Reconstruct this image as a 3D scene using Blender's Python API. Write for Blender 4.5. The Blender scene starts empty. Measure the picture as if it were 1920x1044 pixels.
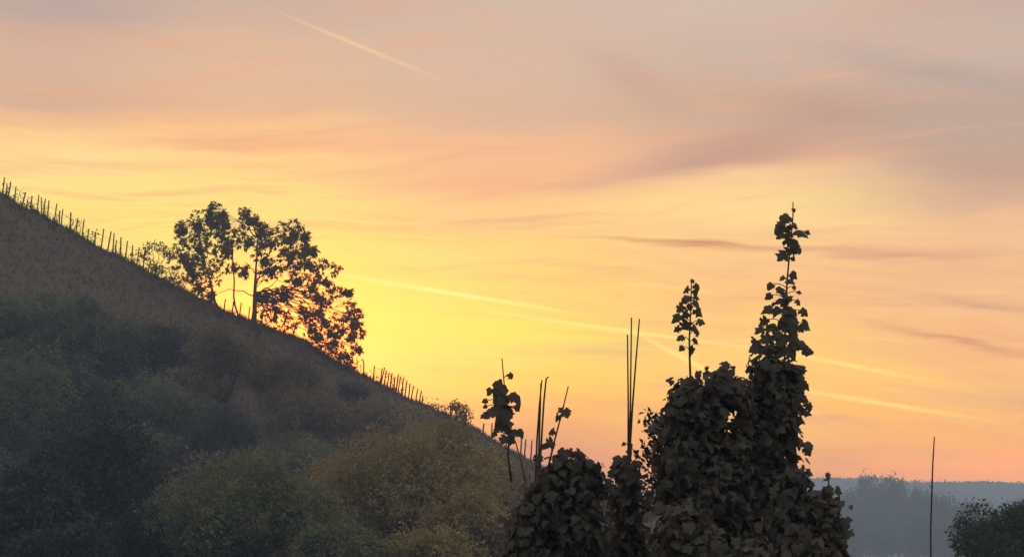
import bpy, math, random
import numpy as np
from mathutils import Vector, Matrix

random.seed(7)
rng = np.random.default_rng(11)
scene = bpy.context.scene
COL = scene.collection

# ------------------------------------------------------------------ camera
EYE = 1.7                       # eye height above the terrace (terrace z = 0)
F = 4330.0                      # focal length in photo pixels (1920 wide)
PITCH = math.atan((985 - 522) / F)
cam = bpy.data.cameras.new('camera')
cam.sensor_width = 36.0
cam.lens = 36.0 * F / 1920.0
cam.clip_start = 0.1
cam.clip_end = 20000
cam_o = bpy.data.objects.new('camera', cam)
COL.objects.link(cam_o)
cam_o.location = (0, 0, EYE)
cam_o.rotation_euler = (math.pi / 2 + PITCH, 0, 0)
scene.camera = cam_o

CP, SP = math.cos(PITCH), math.sin(PITCH)


def at(px, py, D):
    """photo pixel + distance along +Y  ->  world point"""
    a, b = (px - 960) / F, (522 - py) / F
    dy, dz = CP - b * SP, SP + b * CP
    return np.array([a / dy * D, D, EYE + dz / dy * D])


def ang(px, py):
    """photo pixel -> azimuth / elevation in degrees"""
    a, b = (px - 960) / F, (522 - py) / F
    dx, dy, dz = a, CP - b * SP, SP + b * CP
    n = math.sqrt(dx * dx + dy * dy + dz * dz)
    return math.degrees(math.atan2(dx, dy)), math.degrees(math.asin(dz / n))


# ------------------------------------------------------------------ render settings
scene.render.engine = 'CYCLES'
scene.cycles.use_denoising = True
scene.cycles.max_bounces = 6
scene.cycles.diffuse_bounces = 3
scene.cycles.transmission_bounces = 4
scene.cycles.volume_bounces = 3
scene.view_settings.view_transform = 'Standard'
scene.view_settings.look = 'None'
scene.view_settings.exposure = 0.0
scene.view_settings.gamma = 1.0

# ------------------------------------------------------------------ world: Nishita sky behind a high thin cloud veil
SUN_AZ, SUN_EL = ang(500, 668)
world = bpy.data.worlds.new('World')
scene.world = world
world.use_nodes = True
WT = world.node_tree
WT.nodes.clear()
wl = WT.links


def lin(c):
    out = []
    for v in c:
        v = v / 255.0
        out.append(v / 12.92 if v <= 0.04045 else ((v + 0.055) / 1.055) ** 2.4)
    return tuple(out) + (1.0,)


HAZE_K, HAZE_TOP, HAZE_FAR = 0.00082, 35.0, 1520.0
HAZE_A = (0.21, 0.225, 0.26)


def behind_haze(c, el):
    """sky radiance behind the valley haze that is seen through it as colour c (0-255)"""
    path = min((HAZE_TOP - EYE) / math.tan(math.radians(max(el, 0.3))), HAZE_FAR)
    T = math.exp(-HAZE_K * path)
    l = lin(c)
    return tuple(max(0.01, (l[i] - HAZE_A[i] * (1 - T)) / T) for i in range(3)) + (1.0,)


def setin(sock, v):
    if isinstance(v, bpy.types.NodeSocket):
        wl.new(v, sock)
    else:
        sock.default_value = v


def M(op, a, b=None, c=None, clamp=False):
    n = WT.nodes.new('ShaderNodeMath')
    n.operation = op
    n.use_clamp = clamp
    setin(n.inputs[0], a)
    if b is not None:
        setin(n.inputs[1], b)
    if c is not None:
        setin(n.inputs[2], c)
    return n.outputs[0]


def sstep(v, a, b):
    n = WT.nodes.new('ShaderNodeMapRange')
    n.interpolation_type = 'SMOOTHSTEP'
    setin(n.inputs[0], v)
    n.inputs[1].default_value, n.inputs[2].default_value = a, b
    n.inputs[3].default_value, n.inputs[4].default_value = 0, 1
    return n.outputs[0]


def cmix(f, a, b):
    n = WT.nodes.new('ShaderNodeMix')
    n.data_type = 'RGBA'
    setin(n.inputs[0], f)
    setin(n.inputs[6], a)
    setin(n.inputs[7], b)
    return n.outputs[2]


def ramp(fac, stops):
    n = WT.nodes.new('ShaderNodeValToRGB')
    wl.new(fac, n.inputs[0])
    n.color_ramp.interpolation = 'EASE'
    e = n.color_ramp.elements
    stops = sorted(stops)
    e[0].position, e[0].color = stops[0]
    e[1].position, e[1].color = stops[-1]
    for p, c in stops[1:-1]:
        x = e.new(p)
        x.color = c
    return n.outputs[0]


def vec(x, y, z=0.0):
    n = WT.nodes.new('ShaderNodeCombineXYZ')
    setin(n.inputs[0], x); setin(n.inputs[1], y); setin(n.inputs[2], z)
    return n.outputs[0]


def noise(v, scale, detail=3, rough=0.5):
    n = WT.nodes.new('ShaderNodeTexNoise')
    wl.new(v, n.inputs['Vector'])
    n.inputs['Scale'].default_value = scale
    n.inputs['Detail'].default_value = detail
    n.inputs['Roughness'].default_value = rough
    return n.outputs[0]


tc = WT.nodes.new('ShaderNodeTexCoord')
sx = WT.nodes.new('ShaderNodeSeparateXYZ')
wl.new(tc.outputs['Generated'], sx.inputs[0])
AZ = M('MULTIPLY', M('ARCTAN2', sx.outputs[0], sx.outputs[1]), 57.29578)
EL = M('MULTIPLY', M('ARCSINE', sx.outputs[2]), 57.29578)

# gentle warp so that no band is a ruled line
wv = vec(M('MULTIPLY', AZ, 0.16), M('MULTIPLY', EL, 0.42), 3.1)
warp = M('MULTIPLY', M('SUBTRACT', noise(wv, 1.0, 3, 0.55), 0.5), 1.1)
ELW = M('ADD', EL, warp)
fac = M('DIVIDE', ELW, 16.25, clamp=True)

# colour of the veil by elevation, for five azimuths round the sunset
COLUMNS = [
    (60, [(0, (192, 168, 160)), (60, (210, 176, 158)), (120, (214, 178, 158)), (205, (214, 176, 152)), (228, (238, 190, 148)),
          (260, (255, 213, 148)), (310, (255, 226, 148)), (400, (255, 226, 130)), (640, (255, 220, 105))]),
    (480, [(0, (205, 178, 163)), (100, (222, 186, 160)), (195, (232, 188, 152)), (222, (248, 198, 148)), (270, (252, 194, 142)),
           (310, (255, 212, 142)), (360, (255, 222, 138)), (440, (255, 228, 128)), (580, (255, 236, 110)), (760, (255, 205, 95))]),
    (960, [(0, (210, 185, 170)), (100, (215, 185, 165)), (210, (220, 182, 156)), (290, (246, 190, 148)), (345, (246, 186, 145)),
           (390, (253, 206, 140)), (520, (255, 214, 125)), (640, (255, 224, 108)), (715, (255, 208, 102)), (770, (250, 180, 106)), (830, (225, 155, 116)), (890, (208, 144, 124))]),
    (1400, [(0, (212, 188, 174)), (100, (207, 181, 166)), (200, (204, 172, 152)), (285, (216, 174, 148)), (335, (250, 205, 152)),
            (400, (255, 218, 148)), (480, (252, 200, 140)), (560, (254, 198, 126)), (680, (255, 206, 118)), (780, (255, 190, 108)), (850, (248, 170, 108)), (905, (226, 154, 116))]),
    (1860, [(0, (203, 177, 164)), (80, (204, 181, 168)), (200, (192, 167, 154)), (300, (196, 166, 150)), (365, (216, 174, 148)),
            (420, (244, 194, 150)), (540, (248, 192, 142)), (640, (246, 184, 132)), (740, (252, 192, 122)), (820, (253, 180, 110)), (900, (248, 164, 108))]),
]
SKY_GAIN = 1.0
col = None
prev_az = None
for cx, stops in COLUMNS:
    st = []
    for py, c in stops:
        az, el = ang(cx, py)
        # the haze below eats part of the low sky: brighten what lies behind it
        st.append((max(0.0, min(1.0, el / 16.25)), behind_haze(c, el)))
    az = ang(cx, 400)[0]
    r = ramp(fac, st)
    if col is None:
        col = r
    else:
        col = cmix(sstep(AZ, prev_az, az), col, r)
    prev_az = az

# fine, nearly level cirrus streaks
sv = vec(M('MULTIPLY', AZ, 0.10), M('ADD', M('MULTIPLY', EL, 1.3), M('MULTIPLY', AZ, 0.06)), 7.7)
s1 = noise(sv, 1.0, 4, 0.6)
sv2 = vec(M('MULTIPLY', AZ, 0.22), M('ADD', M('MULTIPLY', ELW, 3.0), M('MULTIPLY', AZ, 0.16)), 1.3)
s2 = noise(sv2, 1.0, 4, 0.55)
dark_n = M('MULTIPLY', sstep(s1, 0.50, 0.72), 0.30)
light_n = M('MULTIPLY', M('MULTIPLY', sstep(s2, 0.52, 0.72), 0.22), M('SUBTRACT', 1.0, sstep(EL, 6.5, 9.5)))
col = cmix(dark_n, col, behind_haze((222, 166, 138), 7))
col = cmix(light_n, col, behind_haze((255, 216, 150), 6))

AZ0, EL0 = ang(250, 470)
fan = M('DIVIDE', M('SUBTRACT', ELW, EL0), M('ADD', 1.0, M('MULTIPLY', M('ABSOLUTE', M('SUBTRACT', AZ, AZ0)), 0.045)))
fv = vec(M('MULTIPLY', AZ, 0.13), M('MULTIPLY', fan, 2.6), 5.2)
w1 = noise(fv, 1.0, 5, 0.62)
fv2 = vec(M('MULTIPLY', AZ, 0.30), M('MULTIPLY', fan, 7.0), 2.2)
w2 = noise(fv2, 1.0, 4, 0.6)
ga = M('SUBTRACT', AZ, SUN_AZ + 1.5)
ga = M('MULTIPLY', ga, M('ADD', 0.55, M('MULTIPLY', M('LESS_THAN', ga, 0.0), 0.25)))
ge = M('SUBTRACT', EL, SUN_EL + 0.2)
gr = M('SQRT', M('ADD', M('MULTIPLY', ga, ga), M('MULTIPLY', ge, ge)))
glow = M('SUBTRACT', 1.0, sstep(gr, 0.0, 3.9))
low = M('SUBTRACT', 1.0, M('MULTIPLY', sstep(EL, 8.0, 13.0), 0.55))
low = M('MULTIPLY', low, M('SUBTRACT', 1.0, M('MULTIPLY', glow, 0.8)))
col = cmix(M('MULTIPLY', M('MULTIPLY', sstep(w1, 0.50, 0.74), 0.55), low), col, behind_haze((226, 164, 136), 6.5))
col = cmix(M('MULTIPLY', M('MULTIPLY', sstep(w2, 0.52, 0.76), 0.40), low), col, behind_haze((238, 176, 132), 5.5))
col = cmix(M('MULTIPLY', M('MULTIPLY', sstep(w2, 0.48, 0.24), 0.32), M('SUBTRACT', 1.0, sstep(EL, 6.0, 10.0))), col, behind_haze((255, 226, 138), 5.0))

UVW = vec(AZ, M('ADD', EL, M('ADD', M('MULTIPLY', warp, 0.45), M('MULTIPLY', M('SUBTRACT', w1, 0.5), 0.9))), 0.0)
UVC = vec(AZ, M('ADD', EL, M('MULTIPLY', warp, 0.06)), 0.0)


def streak(p0, p1, w, strength, colr, curve=False, uv=None, power=1.4):
    """one soft tapered cloud streak / contrail between two directions of the sky"""
    global col
    a0, e0 = ang(*p0); a1, e1 = ang(*p1)
    n = WT.nodes.new('ShaderNodeMapping')
    n.vector_type = 'TEXTURE'
    wl.new(uv or UVW, n.inputs[0])
    n.inputs[1].default_value = ((a0 + a1) / 2, (e0 + e1) / 2, 0)
    n.inputs[2].default_value = (0, 0, math.atan2(e1 - e0, a1 - a0))
    n.inputs[3].default_value = (math.hypot(a1 - a0, e1 - e0) / 2, w * 0.01323, 1)
    g = WT.nodes.new('ShaderNodeTexGradient')
    g.gradient_type = 'SPHERICAL'
    wl.new(n.outputs[0], g.inputs[0])
    f = M('MULTIPLY', M('POWER', g.outputs['Fac'], power), strength)
    col = cmix(f, col, behind_haze(colr, (e0 + e1) / 2))


MAUVE = (196, 152, 134)
GREY = (186, 160, 148)
# broad dark sheets of cloud
streak((1000, 362), (1600, 240), 46, 1.0, (202, 158, 144), power=1.1)
streak((1180, 326), (1640, 210), 60, 0.55, MAUVE)
streak((1040, 60), (1330, 230), 60, 0.6, (198, 162, 148))
streak((1330, 190), (1800, 230), 70, 0.75, (190, 156, 142))
streak((1430, 70), (2100, 190), 45, 0.75, (182, 162, 154))
streak((1600, 300), (2150, 350), 60, 0.7, (190, 158, 144))
streak((-200, 20), (420, 30), 60, 0.5, (182, 162, 160))
streak((-150, 190), (560, 200), 38, 0.40, (212, 172, 150))
streak((100, 150), (1000, 180), 40, 0.30, (214, 176, 152))
streak((560, 352), (1080, 338), 22, 0.55, (246, 178, 138))
streak((150, 300), (760, 330), 14, 0.45, (252, 194, 138))
streak((330, 255), (760, 285), 16, 0.40, (250, 184, 138))
streak((640, 220), (1150, 250), 30, 0.35, (226, 178, 150))
# thin dusky line across the right, smaller ones below it
streak((980, 450), (1640, 470), 13, 0.95, (206, 142, 112))
streak((1360, 468), (2000, 466), 12, 0.80, (214, 158, 132))
streak((1540, 588), (2050, 692), 14, 0.95, (214, 152, 124))
streak((1640, 532), (2050, 604), 15, 0.8, (214, 160, 134))
streak((1500, 520), (1760, 545), 14, 0.40, (236, 176, 138))
streak((560, 430), (1000, 466), 11, 0.40, (246, 190, 118))
streak((900, 528), (1350, 515), 16, 0.35, (250, 196, 126))
# glowing lower bands
streak((660, 480), (1180, 500), 30, 0.35, (255, 224, 140))
streak((640, 600), (1250, 640), 60, 0.45, (255, 236, 104))
streak((1500, 640), (1900, 770), 40, 0.30, (255, 206, 118))
# contrails
col = cmix(M('MULTIPLY', glow, M('ADD', 0.38, M('MULTIPLY', w2, 0.85))), col, (3.0, 1.18, 0.165, 1))
ca = M('MULTIPLY', M('SUBTRACT', AZ, SUN_AZ + 0.3), 0.7)
ce = M('SUBTRACT', EL, SUN_EL)
core = M('SUBTRACT', 1.0, sstep(M('SQRT', M('ADD', M('MULTIPLY', ca, ca), M('MULTIPLY', ce, ce))), 0.0, 3.3))
col = cmix(M('POWER', core, 1.6), col, (8.0, 1.4, 0.16, 1))
streak((480, 5), (870, 166), 6, 0.8, (252, 206, 156), uv=UVC, power=1.2)
streak((560, 502), (1120, 594), 6.5, 1.0, (255, 249, 150), uv=UVC, power=0.9)
streak((780, 565), (1560, 672), 6, 0.8, (255, 236, 146), uv=UVC, power=1.0)
streak((1170, 612), (1420, 745), 6, 1.0, (255, 232, 138), uv=UVC, power=0.9)
streak((1440, 730), (1590, 806), 5, 0.55, (255, 214, 140), uv=UVC)
streak((1420, 652), (1790, 722), 7, 0.9, (255, 226, 130), uv=UVC, power=1.1)
streak((1380, 712), (1930, 800), 8, 0.85, (255, 224, 128), uv=UVC, power=1.1)
streak((640, 645), (900, 668), 6, 0.5, (255, 244, 120), uv=UVC)

# the rest of the dome: cooler upwards and away from the sunset, brightened to light the foreground
dz = M('ABSOLUTE', M('SUBTRACT', AZ, SUN_AZ))
dz = M('MINIMUM', dz, M('SUBTRACT', 360.0, dz))
away = sstep(dz, 22.0, 125.0)
back = cmix(sstep(EL, 0.0, 50.0), lin((204, 203, 214)), lin((213, 216, 226)))
back = cmix(M('MULTIPLY', dark_n, 1.2), back, lin((140, 138, 152)))
col = cmix(sstep(EL, 13.5, 62.0), col, lin((212, 212, 220)))
col = cmix(away, col, back)
below = sstep(EL, 0.0, -4.0)
col = cmix(below, col, (0.05, 0.05, 0.05, 1))

sky = WT.nodes.new('ShaderNodeTexSky')
sky.sky_type = 'NISHITA'
sky.sun_disc = False
sky.sun_elevation = math.radians(SUN_EL)
sky.sun_rotation = math.radians(SUN_AZ)
sky.air_density = 1.5
sky.dust_density = 2.0
bg1 = WT.nodes.new('ShaderNodeBackground')
wl.new(sky.outputs[0], bg1.inputs[0])
bg1.inputs[1].default_value = 0.06
bg2 = WT.nodes.new('ShaderNodeBackground')
wl.new(col, bg2.inputs[0])
bg2.inputs[1].default_value = SKY_GAIN
mx = WT.nodes.new('ShaderNodeMixShader')
mx.inputs[0].default_value = 0.95            # thickness of the cloud veil
wl.new(bg1.outputs[0], mx.inputs[1])
wl.new(bg2.outputs[0], mx.inputs[2])
wo = WT.nodes.new('ShaderNodeOutputWorld')
wl.new(mx.outputs[0], wo.inputs[0])

# ------------------------------------------------------------------ sun, just behind the hill
sun = bpy.data.lights.new('sun', 'SUN')
sun.energy = 1.2
sun.angle = math.radians(0.6)
sun.color = (1.0, 0.62, 0.32)
sun_o = bpy.data.objects.new('sun', sun)
COL.objects.link(sun_o)
sd = Vector((math.sin(math.radians(SUN_AZ)) * math.cos(math.radians(SUN_EL)),
             math.cos(math.radians(SUN_AZ)) * math.cos(math.radians(SUN_EL)),
             math.sin(math.radians(SUN_EL))))
sun_o.rotation_euler = sd.to_track_quat('Z', 'Y').to_euler()
sun_o.location = (0, 0, 60)


# ------------------------------------------------------------------ materials
def leaf_mat(name, a, b, trans=0.38, rough=0.5, spec=0.25, attr=True):
    m = bpy.data.materials.new(name)
    m.use_nodes = True
    t = m.node_tree
    t.nodes.clear()
    out = t.nodes.new('ShaderNodeOutputMaterial')
    if attr:
        src = t.nodes.new('ShaderNodeAttribute')
        src.attribute_name = 'tint'
        f = src.outputs['Fac']
    else:
        src = t.nodes.new('ShaderNodeObjectInfo')
        f = src.outputs['Random']
    mixc = t.nodes.new('ShaderNodeMix')
    mixc.data_type = 'RGBA'
    t.links.new(f, mixc.inputs[0])
    mixc.inputs[6].default_value = (*a, 1)
    mixc.inputs[7].default_value = (*b, 1)
    p = t.nodes.new('ShaderNodeBsdfPrincipled')
    p.inputs['Roughness'].default_value = rough
    p.inputs['Specular IOR Level'].default_value = spec
    t.links.new(mixc.outputs[2], p.inputs['Base Color'])
    tr = t.nodes.new('ShaderNodeBsdfTranslucent')
    t.links.new(mixc.outputs[2], tr.inputs[0])
    ms = t.nodes.new('ShaderNodeMixShader')
    ms.inputs[0].default_value = trans
    t.links.new(p.outputs[0], ms.inputs[1])
    t.links.new(tr.outputs[0], ms.inputs[2])
    t.links.new(ms.outputs[0], out.inputs[0])
    return m


def noise_mat(name, cols, scale=1.0, rough=0.9, bump=0.3, detail=6):
    m = bpy.data.materials.new(name)
    m.use_nodes = True
    t = m.node_tree
    p = t.nodes['Principled BSDF']
    p.inputs['Roughness'].default_value = rough
    p.inputs['Specular IOR Level'].default_value = 0.15
    tcn = t.nodes.new('ShaderNodeTexCoord')
    n = t.nodes.new('ShaderNodeTexNoise')
    n.inputs['Scale'].default_value = scale
    n.inputs['Detail'].default_value = detail
    n.inputs['Roughness'].default_value = 0.65
    t.links.new(tcn.outputs['Object'], n.inputs['Vector'])
    r = t.nodes.new('ShaderNodeValToRGB')
    e = r.color_ramp.elements
    e[0].position, e[0].color = 0.3, (*cols[0], 1)
    e[1].position, e[1].color = 0.7, (*cols[-1], 1)
    if len(cols) == 3:
        x = e.new(0.5); x.color = (*cols[1], 1)
    t.links.new(n.outputs[0], r.inputs[0])
    t.links.new(r.outputs[0], p.inputs['Base Color'])
    if bump:
        b = t.nodes.new('ShaderNodeBump')
        b.inputs['Strength'].default_value = bump
        t.links.new(n.outputs[0], b.inputs['Height'])
        t.links.new(b.outputs[0], p.inputs['Normal'])
    return m


MAT = {
    'bark': noise_mat('bark', [(0.035, 0.027, 0.02), (0.075, 0.058, 0.045)], 8),
    'wood': noise_mat('weathered_wood', [(0.06, 0.04, 0.028), (0.12, 0.085, 0.06)], 12),
    'cane': noise_mat('brown_cane', [(0.05, 0.03, 0.02), (0.09, 0.055, 0.035)], 30, rough=0.6),
    'wire': noise_mat('steel_wire', [(0.12, 0.11, 0.10), (0.2, 0.19, 0.18)], 20, rough=0.5),
    'soil': noise_mat('dry_slope', [(0.07, 0.046, 0.026), (0.10, 0.064, 0.036), (0.07, 0.058, 0.028)], 0.35, bump=0.6, detail=10),
    'meadow': noise_mat('meadow', [(0.04, 0.045, 0.025), (0.06, 0.06, 0.035), (0.08, 0.07, 0.045)], 0.08, bump=0.4, detail=10),
    'canopy': noise_mat('far_canopy', [(0.025, 0.035, 0.025), (0.05, 0.055, 0.035)], 0.08, bump=0.6, detail=8),
    'grass': leaf_mat('dry_grass', (0.15, 0.092, 0.045), (0.10, 0.075, 0.034), 0.3, 0.7, 0.1),  # brown of dry grass, warmed further to stand in for glare on the crest
    'ridge_leaf': leaf_mat('ridge_tree_leaf', (0.15, 0.075, 0.018), (0.27, 0.125, 0.028), 0.55),  # orange base colour imitates leaves lit through and flared by the sunset
    'green_leaf': leaf_mat('green_leaf', (0.075, 0.088, 0.038), (0.21, 0.215, 0.095), 0.45),
    'olive_leaf': leaf_mat('olive_leaf', (0.20, 0.148, 0.046), (0.38, 0.285, 0.092), 0.45),
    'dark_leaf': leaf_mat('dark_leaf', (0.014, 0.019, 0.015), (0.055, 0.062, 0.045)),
    'brown_leaf': leaf_mat('brown_leaf', (0.09, 0.058, 0.024), (0.23, 0.15, 0.06)),
    'deep_leaf': leaf_mat('deep_green_leaf', (0.022, 0.036, 0.018), (0.085, 0.11, 0.05)),
    'far_leaf': leaf_mat('far_leaf', (0.03, 0.04, 0.025), (0.06, 0.065, 0.035)),
    'vine_leaf': leaf_mat('vine_leaf', (0.076, 0.066, 0.046), (0.105, 0.09, 0.063), 0.45, 0.5, 0.3),
    'vine_part': leaf_mat('vine_leaf_single', (0.076, 0.066, 0.046), (0.105, 0.09, 0.063), 0.45, 0.5, 0.3, attr=False),
}


# ------------------------------------------------------------------ mesh helpers
def tri_mesh(name, V, Fc, tint=None, smooth=False):
    V = np.asarray(V, dtype=np.float32)
    Fc = np.asarray(Fc, dtype=np.int32)
    me = bpy.data.meshes.new(name)
    me.vertices.add(len(V))
    me.vertices.foreach_set('co', V.ravel())
    me.loops.add(Fc.size)
    me.loops.foreach_set('vertex_index', Fc.ravel())
    me.polygons.add(len(Fc))
    me.polygons.foreach_set('loop_start', np.arange(len(Fc), dtype=np.int32) * Fc.shape[1])
    if smooth:
        me.polygons.foreach_set('use_smooth', np.ones(len(Fc), dtype=bool))
    me.update(calc_edges=True)
    if tint is not None:
        at_ = me.attributes.new('tint', 'FLOAT', 'POINT')
        at_.data.foreach_set('value', np.asarray(tint, dtype=np.float32))
    return me


class MB:
    def __init__(self):
        self.V, self.Fc, self.T, self.n = [], [], [], 0

    def add(self, V, Fc, T=None):
        self.V.append(np.asarray(V, dtype=np.float64))
        self.Fc.append(np.asarray(Fc, dtype=np.int64) + self.n)
        self.T.append(np.full(len(V), 0.5) if T is None else np.asarray(T))
        self.n += len(V)

    def tube(self, pts, radii, sides=6):
        pts = np.asarray(pts, dtype=np.float64)
        n = len(pts)
        rad = np.broadcast_to(np.asarray(radii, dtype=np.float64), (n,))
        tang = np.gradient(pts, axis=0)
        tang /= np.linalg.norm(tang, axis=1)[:, None] + 1e-9
        ref = np.array([0.31, 0.9, 0.13])
        u = np.cross(tang, ref); u /= np.linalg.norm(u, axis=1)[:, None] + 1e-9
        w = np.cross(tang, u)
        th = np.linspace(0, 2 * np.pi, sides, endpoint=False)
        ring = (np.cos(th)[None, :, None] * u[:, None, :] + np.sin(th)[None, :, None] * w[:, None, :]) * rad[:, None, None] + pts[:, None, :]
        V = ring.reshape(-1, 3)
        V = np.vstack([V, pts[0], pts[-1]])
        f = []
        for i in range(n - 1):
            for j in range(sides):
                a, b = i * sides + j, i * sides + (j + 1) % sides
                c, d = a + sides, b + sides
                f += [(a, b, d), (a, d, c)]
        for j in range(sides):
            f.append((n * sides, (j + 1) % sides, j))
            f.append((n * sides + 1, (n - 1) * sides + j, (n - 1) * sides + (j + 1) % sides))
        self.add(V, f)

    def mesh(self, name, smooth=False):
        return tri_mesh(name, np.vstack(self.V), np.vstack(self.Fc), np.concatenate(self.T), smooth)


def link(name, me, mat=None, parent=None, loc=None):
    o = bpy.data.objects.new(name, me)
    COL.objects.link(o)
    if mat is not None and me is not None and not me.materials:
        me.materials.append(MAT[mat])
    if parent is not None:
        o.parent = parent
    if loc is not None:
        o.location = loc
    return o


def tag(o, label, cat, group=None):
    o['label'] = label
    o['category'] = cat
    if group:
        o['group'] = group
    return o


def thing(name, label, cat, loc, group=None):
    o = bpy.data.objects.new(name, None)
    o.empty_display_size = 0.2
    COL.objects.link(o)
    o.location = tuple(loc)
    return tag(o, label, cat, group)


def unit(a):
    return a / (np.linalg.norm(a, axis=-1, keepdims=True) + 1e-9)


SIMPLE = (np.array([(0, 0, 0), (0.45, 0.27, 0.06), (1, 0, -0.08), (0.45, -0.27, 0.06)]), np.array([(0, 2, 1), (0, 3, 2)]))
WIDE = (np.array([(0, 0, 0), (0.35, 0.21, 0.05), (1, 0, -0.25), (0.35, -0.21, 0.05)]), np.array([(0, 2, 1), (0, 3, 2)]))
SLIM = (np.array([(0, 0, 0), (0.4, 0.17, 0.03), (1, 0, -0.15), (0.4, -0.17, 0.03)]), np.array([(0, 2, 1), (0, 3, 2)]))


def scatter(tpl, P, D, N, size, tint):
    """many copies of one leaf template: base P, tip direction D, face normal N"""
    D = unit(D)
    S = unit(np.cross(N, D))
    N = np.cross(D, S)
    tv, tf = tpl
    k = len(tv)
    V = P[:, None, :] + size[:, None, None] * (tv[None, :, 0:1] * D[:, None, :] + tv[None, :, 1:2] * S[:, None, :] + tv[None, :, 2:3] * N[:, None, :])
    n = len(P)
    Fc = tf[None, :, :] + (np.arange(n) * k)[:, None, None]
    return V.reshape(-1, 3), Fc.reshape(-1, tf.shape[1]), np.repeat(tint, k)


def sph(n):
    return unit(rng.normal(size=(n, 3)))


def clump_leaves(mb, c, r, n, size, tpl=SIMPLE, droop=0.5, tone=0.5, shell=0.35):
    """sprays of leaves through one clump of a crown"""
    r = np.asarray(r, dtype=float)
    ns = max(3, n // 9)
    d = sph(ns)
    tips = c + d * r * (shell + (1 - shell) * rng.random((ns, 1)) ** 0.6)
    idx = rng.integers(0, ns, n)
    spread = size * 1.5
    P = tips[idx] + rng.normal(size=(n, 3)) * spread * 0.55
    D = sph(n) * 0.8 + d[idx] * 0.7 + np.array([0, 0, -droop])
    N = sph(n) * 0.8 + d[idx] * 0.5 + np.array([0, 0, 0.5])
    sz = size * (0.65 + 0.7 * rng.random(n))
    t = np.clip(tone + rng.normal(size=n) * 0.2 + rng.normal(size=ns)[idx] * 0.12, 0, 1)
    mb.add(*scatter(tpl, P, D, N, sz, t))


def tuft_leaves(mb, c, r, n_tip, per, size, tpl=SLIM, droop=0.55, tone=0.5):
    """shoot tips that each carry a star of drooping leaves"""
    d = sph(n_tip)
    tips = c + d * r * rng.random((n_tip, 1)) ** 0.45
    idx = np.repeat(np.arange(n_tip), per)
    n = len(idx)
    D = sph(n) + d[idx] * 0.45 + np.array([0, 0, -droop])
    N = sph(n) * 0.7 + np.array([0, 0, 0.9])
    sz = (size * rng.uniform(0.75, 1.25, n_tip))[idx] * rng.uniform(0.6, 1.1, n)
    t = np.clip(tone + rng.normal(size=n_tip)[idx] * 0.25 + rng.normal(size=n) * 0.12, 0, 1)
    mb.add(*scatter(tpl, tips[idx] + rng.normal(size=(n, 3)) * size * 0.12, D, N, sz, t))


def curve_pts(a, b, sag=0.0, n=7, wob=0.04):
    a, b = np.asarray(a, float), np.asarray(b, float)
    t = np.linspace(0, 1, n)[:, None]
    p = a + (b - a) * t
    L = np.linalg.norm(b - a)
    p[:, 2] += (np.sin(np.pi * t[:, 0]) * sag * L)
    p[1:-1] += rng.normal(size=(n - 2, 3)) * wob * L * 0.5
    return p


# ------------------------------------------------------------------ ground
FLOOR = -8.3


def smooth01(t):
    t = np.clip(t, 0, 1)
    return t * t * (3 - 2 * t)


def lump(x, y, s, seed):
    r = np.random.default_rng(seed)
    z = 0
    for k in range(5):
        a = r.random() * 6.28
        f = s * (0.6 + 1.3 * r.random())
        z = z + np.sin((x * math.cos(a) + y * math.sin(a)) * f + r.random() * 6.28)
    return z / 5


def ground_z(x, y):
    t = smooth01((y - 17) / 45.0)
    return FLOOR * t + 0.05 * lump(x, y, 0.8, 3) * (1 - t) + 0.35 * lump(x, y, 0.07, 4) * t


def grid_mesh(name, X, Y, Z, smooth=True):
    ny, nx = X.shape
    V = np.stack([X, Y, Z], -1).reshape(-1, 3)
    i = np.arange(ny * nx).reshape(ny, nx)
    a, b, c, d = i[:-1, :-1].ravel(), i[:-1, 1:].ravel(), i[1:, 1:].ravel(), i[1:, :-1].ravel()
    return tri_mesh(name, V, np.stack([a, b, c, d], -1), None, smooth)


ys = np.concatenate([np.linspace(-200, -10, 20), np.linspace(-8, 80, 60), np.linspace(84, 400, 60), np.linspace(420, HAZE_FAR - 40, 40)])
xs = np.concatenate([np.linspace(-1400, -130, 30), np.linspace(-125, 125, 120), np.linspace(130, 1400, 30)])
X, Y = np.meshgrid(xs, ys)
g = link('ground', grid_mesh('ground', X, Y, ground_z(X, Y)), 'meadow')
g['kind'] = 'structure'

# ------------------------------------------------------------------ vineyard hill on the left
HD = 165.0
CREST = [(-560, 322), (-300, 328), (-150, 334), (-60, 343), (0, 360), (31, 383), (61, 394), (92, 412), (123, 427), (153, 446), (184, 466), (215, 476), (245, 492),
         (276, 510), (306, 524), (364, 553), (419, 581), (471, 601), (526, 620), (571, 638), (605, 660), (649, 688), (697, 712),
         (736, 731), (775, 752), (813, 766), (852, 785), (891, 803), (930, 828), (968, 850), (1007, 873), (1060, 892), (1116, 906), (1180, 930), (1260, 975), (1400, 1080), (1520, 1200)]
cw = np.array([at(px, py, HD) for px, py in CREST])
cw = np.vstack([[-160, HD, cw[0, 2] + 0.4], [-100, HD, cw[0, 2] + 0.2], cw])


def crest_z(x):
    return np.interp(x, cw[:, 0], cw[:, 2])


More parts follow.
